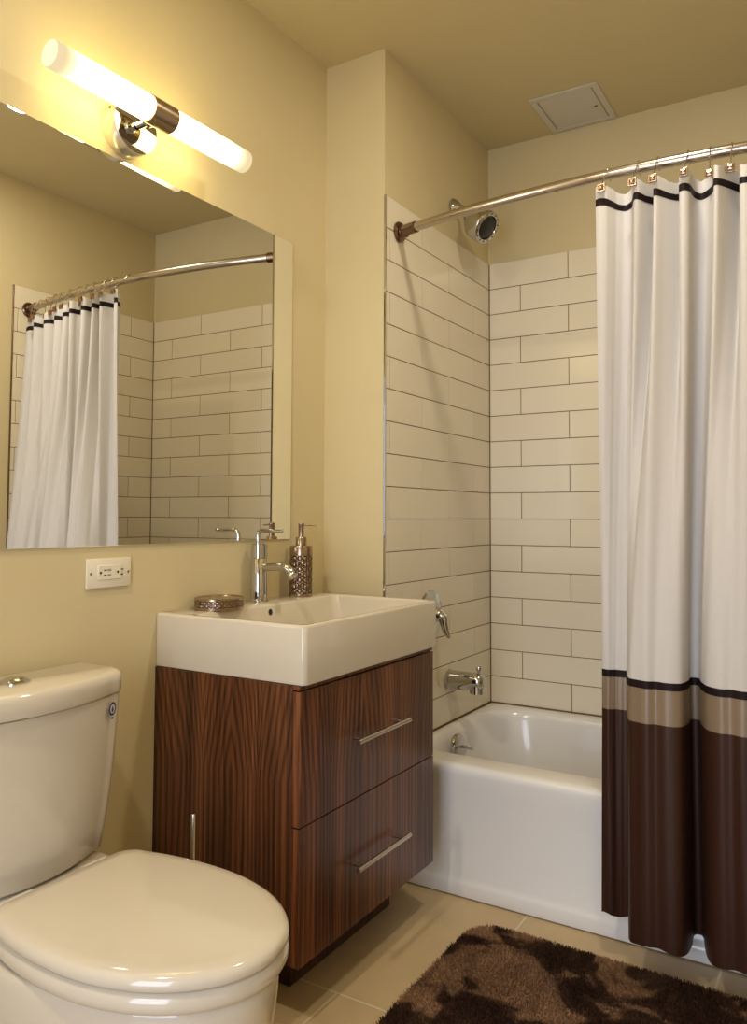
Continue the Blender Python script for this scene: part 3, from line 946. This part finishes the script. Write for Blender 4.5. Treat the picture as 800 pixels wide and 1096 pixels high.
# ------------------------------------------------------------ bath rug
RUG = mat('rug_pile', rough=.95, spec=.1)
def _rug():
    nt, bb, new, link = nodes(RUG)
    v = coords(nt, (1, 1, 0))
    n = noise(nt, v, 6.4, 3, .5, .8)
    r = ramp(nt, [(.40, (.046, .022, .013)), (.49, (.080, .041, .023)), (.53, (.27, .148, .076)), (.66, (.38, .22, .115))])
    link(n.outputs['Fac'], r.inputs['Fac'])
    n2 = noise(nt, coords(nt), 420, 2)
    r2 = ramp(nt, [(.3, (.55, .55, .55)), (.7, (1.5, 1.5, 1.5))])
    link(n2.outputs['Fac'], r2.inputs['Fac'])
    mx = new('ShaderNodeMix'); mx.data_type = 'RGBA'; mx.blend_type = 'MULTIPLY'; mx.inputs['Factor'].default_value = 1
    link(r.outputs['Color'], mx.inputs[6]); link(r2.outputs['Color'], mx.inputs[7])
    link(mx.outputs[2], bb.inputs['Base Color'])
_rug()
RX0, RX1, RY0, RY1 = .577, 1.44, -1.56, -.940
rug = empty('bath_rug', (1.0, -1.25, 0), 'shaggy mottled brown bath rug on the tiled floor before the tub', 'rug')
def rug_out(i, z, r=.085): return rrect(RX0 + i, RX1 - i, RY0 + i, RY1 - i, r - i, z, 10)
b = B(); loft(b, [rug_out(.004, .0005), rug_out(.001, .004), rug_out(.002, .009), rug_out(.008, .012)]); obj('backing', b, RUG, rug)
nb = 150000
rs = np.random.RandomState(11)
P = np.stack([rs.uniform(RX0, RX1, nb), rs.uniform(RY0, RY1, nb)], 1)
q = .085
dx = np.maximum(np.maximum(RX0 + q - P[:, 0], P[:, 0] - (RX1 - q)), 0)
dy = np.maximum(np.maximum(RY0 + q - P[:, 1], P[:, 1] - (RY1 - q)), 0)
P = P[(dx * dx + dy * dy) < (q - .003) ** 2]
n = len(P)
lean = np.stack([.35 * np.sin(P[:, 0] * 9 + P[:, 1] * 5), .35 * np.cos(P[:, 1] * 11 - P[:, 0] * 4)], 1) * .007 + rs.normal(0, .0034, (n, 2))
hgt = rs.uniform(.009, .0120, n)
ang = rs.uniform(0, 2 * PI, n)
wv = np.stack([np.cos(ang), np.sin(ang)], 1) * .0013
z0 = np.full(n, .0095)
V = np.zeros((n, 4, 3))
V[:, 0, :2] = P - wv; V[:, 1, :2] = P + wv; V[:, 0, 2] = V[:, 1, 2] = z0
V[:, 2, :2] = P + lean + wv * .6; V[:, 3, :2] = P + lean - wv * .6
V[:, 2, 2] = V[:, 3, 2] = z0 + hgt
V = V.reshape(-1, 3) - np.array([1.0, -1.25, 0])
me = bpy.data.meshes.new('pile')
me.vertices.add(4 * n); me.vertices.foreach_set('co', V.ravel())
me.loops.add(4 * n); me.loops.foreach_set('vertex_index', np.arange(4 * n))
me.polygons.add(n); me.polygons.foreach_set('loop_start', np.arange(n) * 4); me.polygons.foreach_set('loop_total', np.full(n, 4))
me.update(calc_edges=True)
me.materials.append(RUG)
pile = bpy.data.objects.new('pile', me); C.objects.link(pile); pile.parent = rug; pile['kind'] = 'stuff'

# ------------------------------------------------------------ sticker on the tank
b = B()
def disc(r0, r1, lift, mi, n=28):
    rings = [[ST + sn * lift + sr * (r * math.cos(2 * PI * k / n)) + su * (r * 1.0 * math.sin(2 * PI * k / n)) for k in range(n)] for r in (r0, r1)]
    loft(b, rings, False, False, mi=mi)
disc(.0135, .0095, .0015, 0); disc(.0095, .00005, .0013, 1)
dp = []
for k in range(24):
    a = 2 * PI * k / 24
    rr_ = .0046
    yy = rr_ * math.sin(a); xx = rr_ * math.cos(a) * .8
    if yy > 0: xx *= (1 - yy / rr_) ** .7; yy *= 1.9
    dp.append(ST + sn * .0017 + sr * xx + su * (yy - .002))
f = b.faces.new([b.verts.new(p) for p in dp]); f.material_index = 0
lo = [ST + sn * .0015 + sr * xx + su * zz for xx, zz in ((-.004, -.0205), (.004, -.0205), (.004, -.0165), (-.004, -.0165))]
f = b.faces.new([b.verts.new(p) for p in lo]); f.material_index = 0
o = obj('sticker', b, [SB, SWH], toi, smooth=0)
o['label'] = 'small round blue sticker with a water drop'
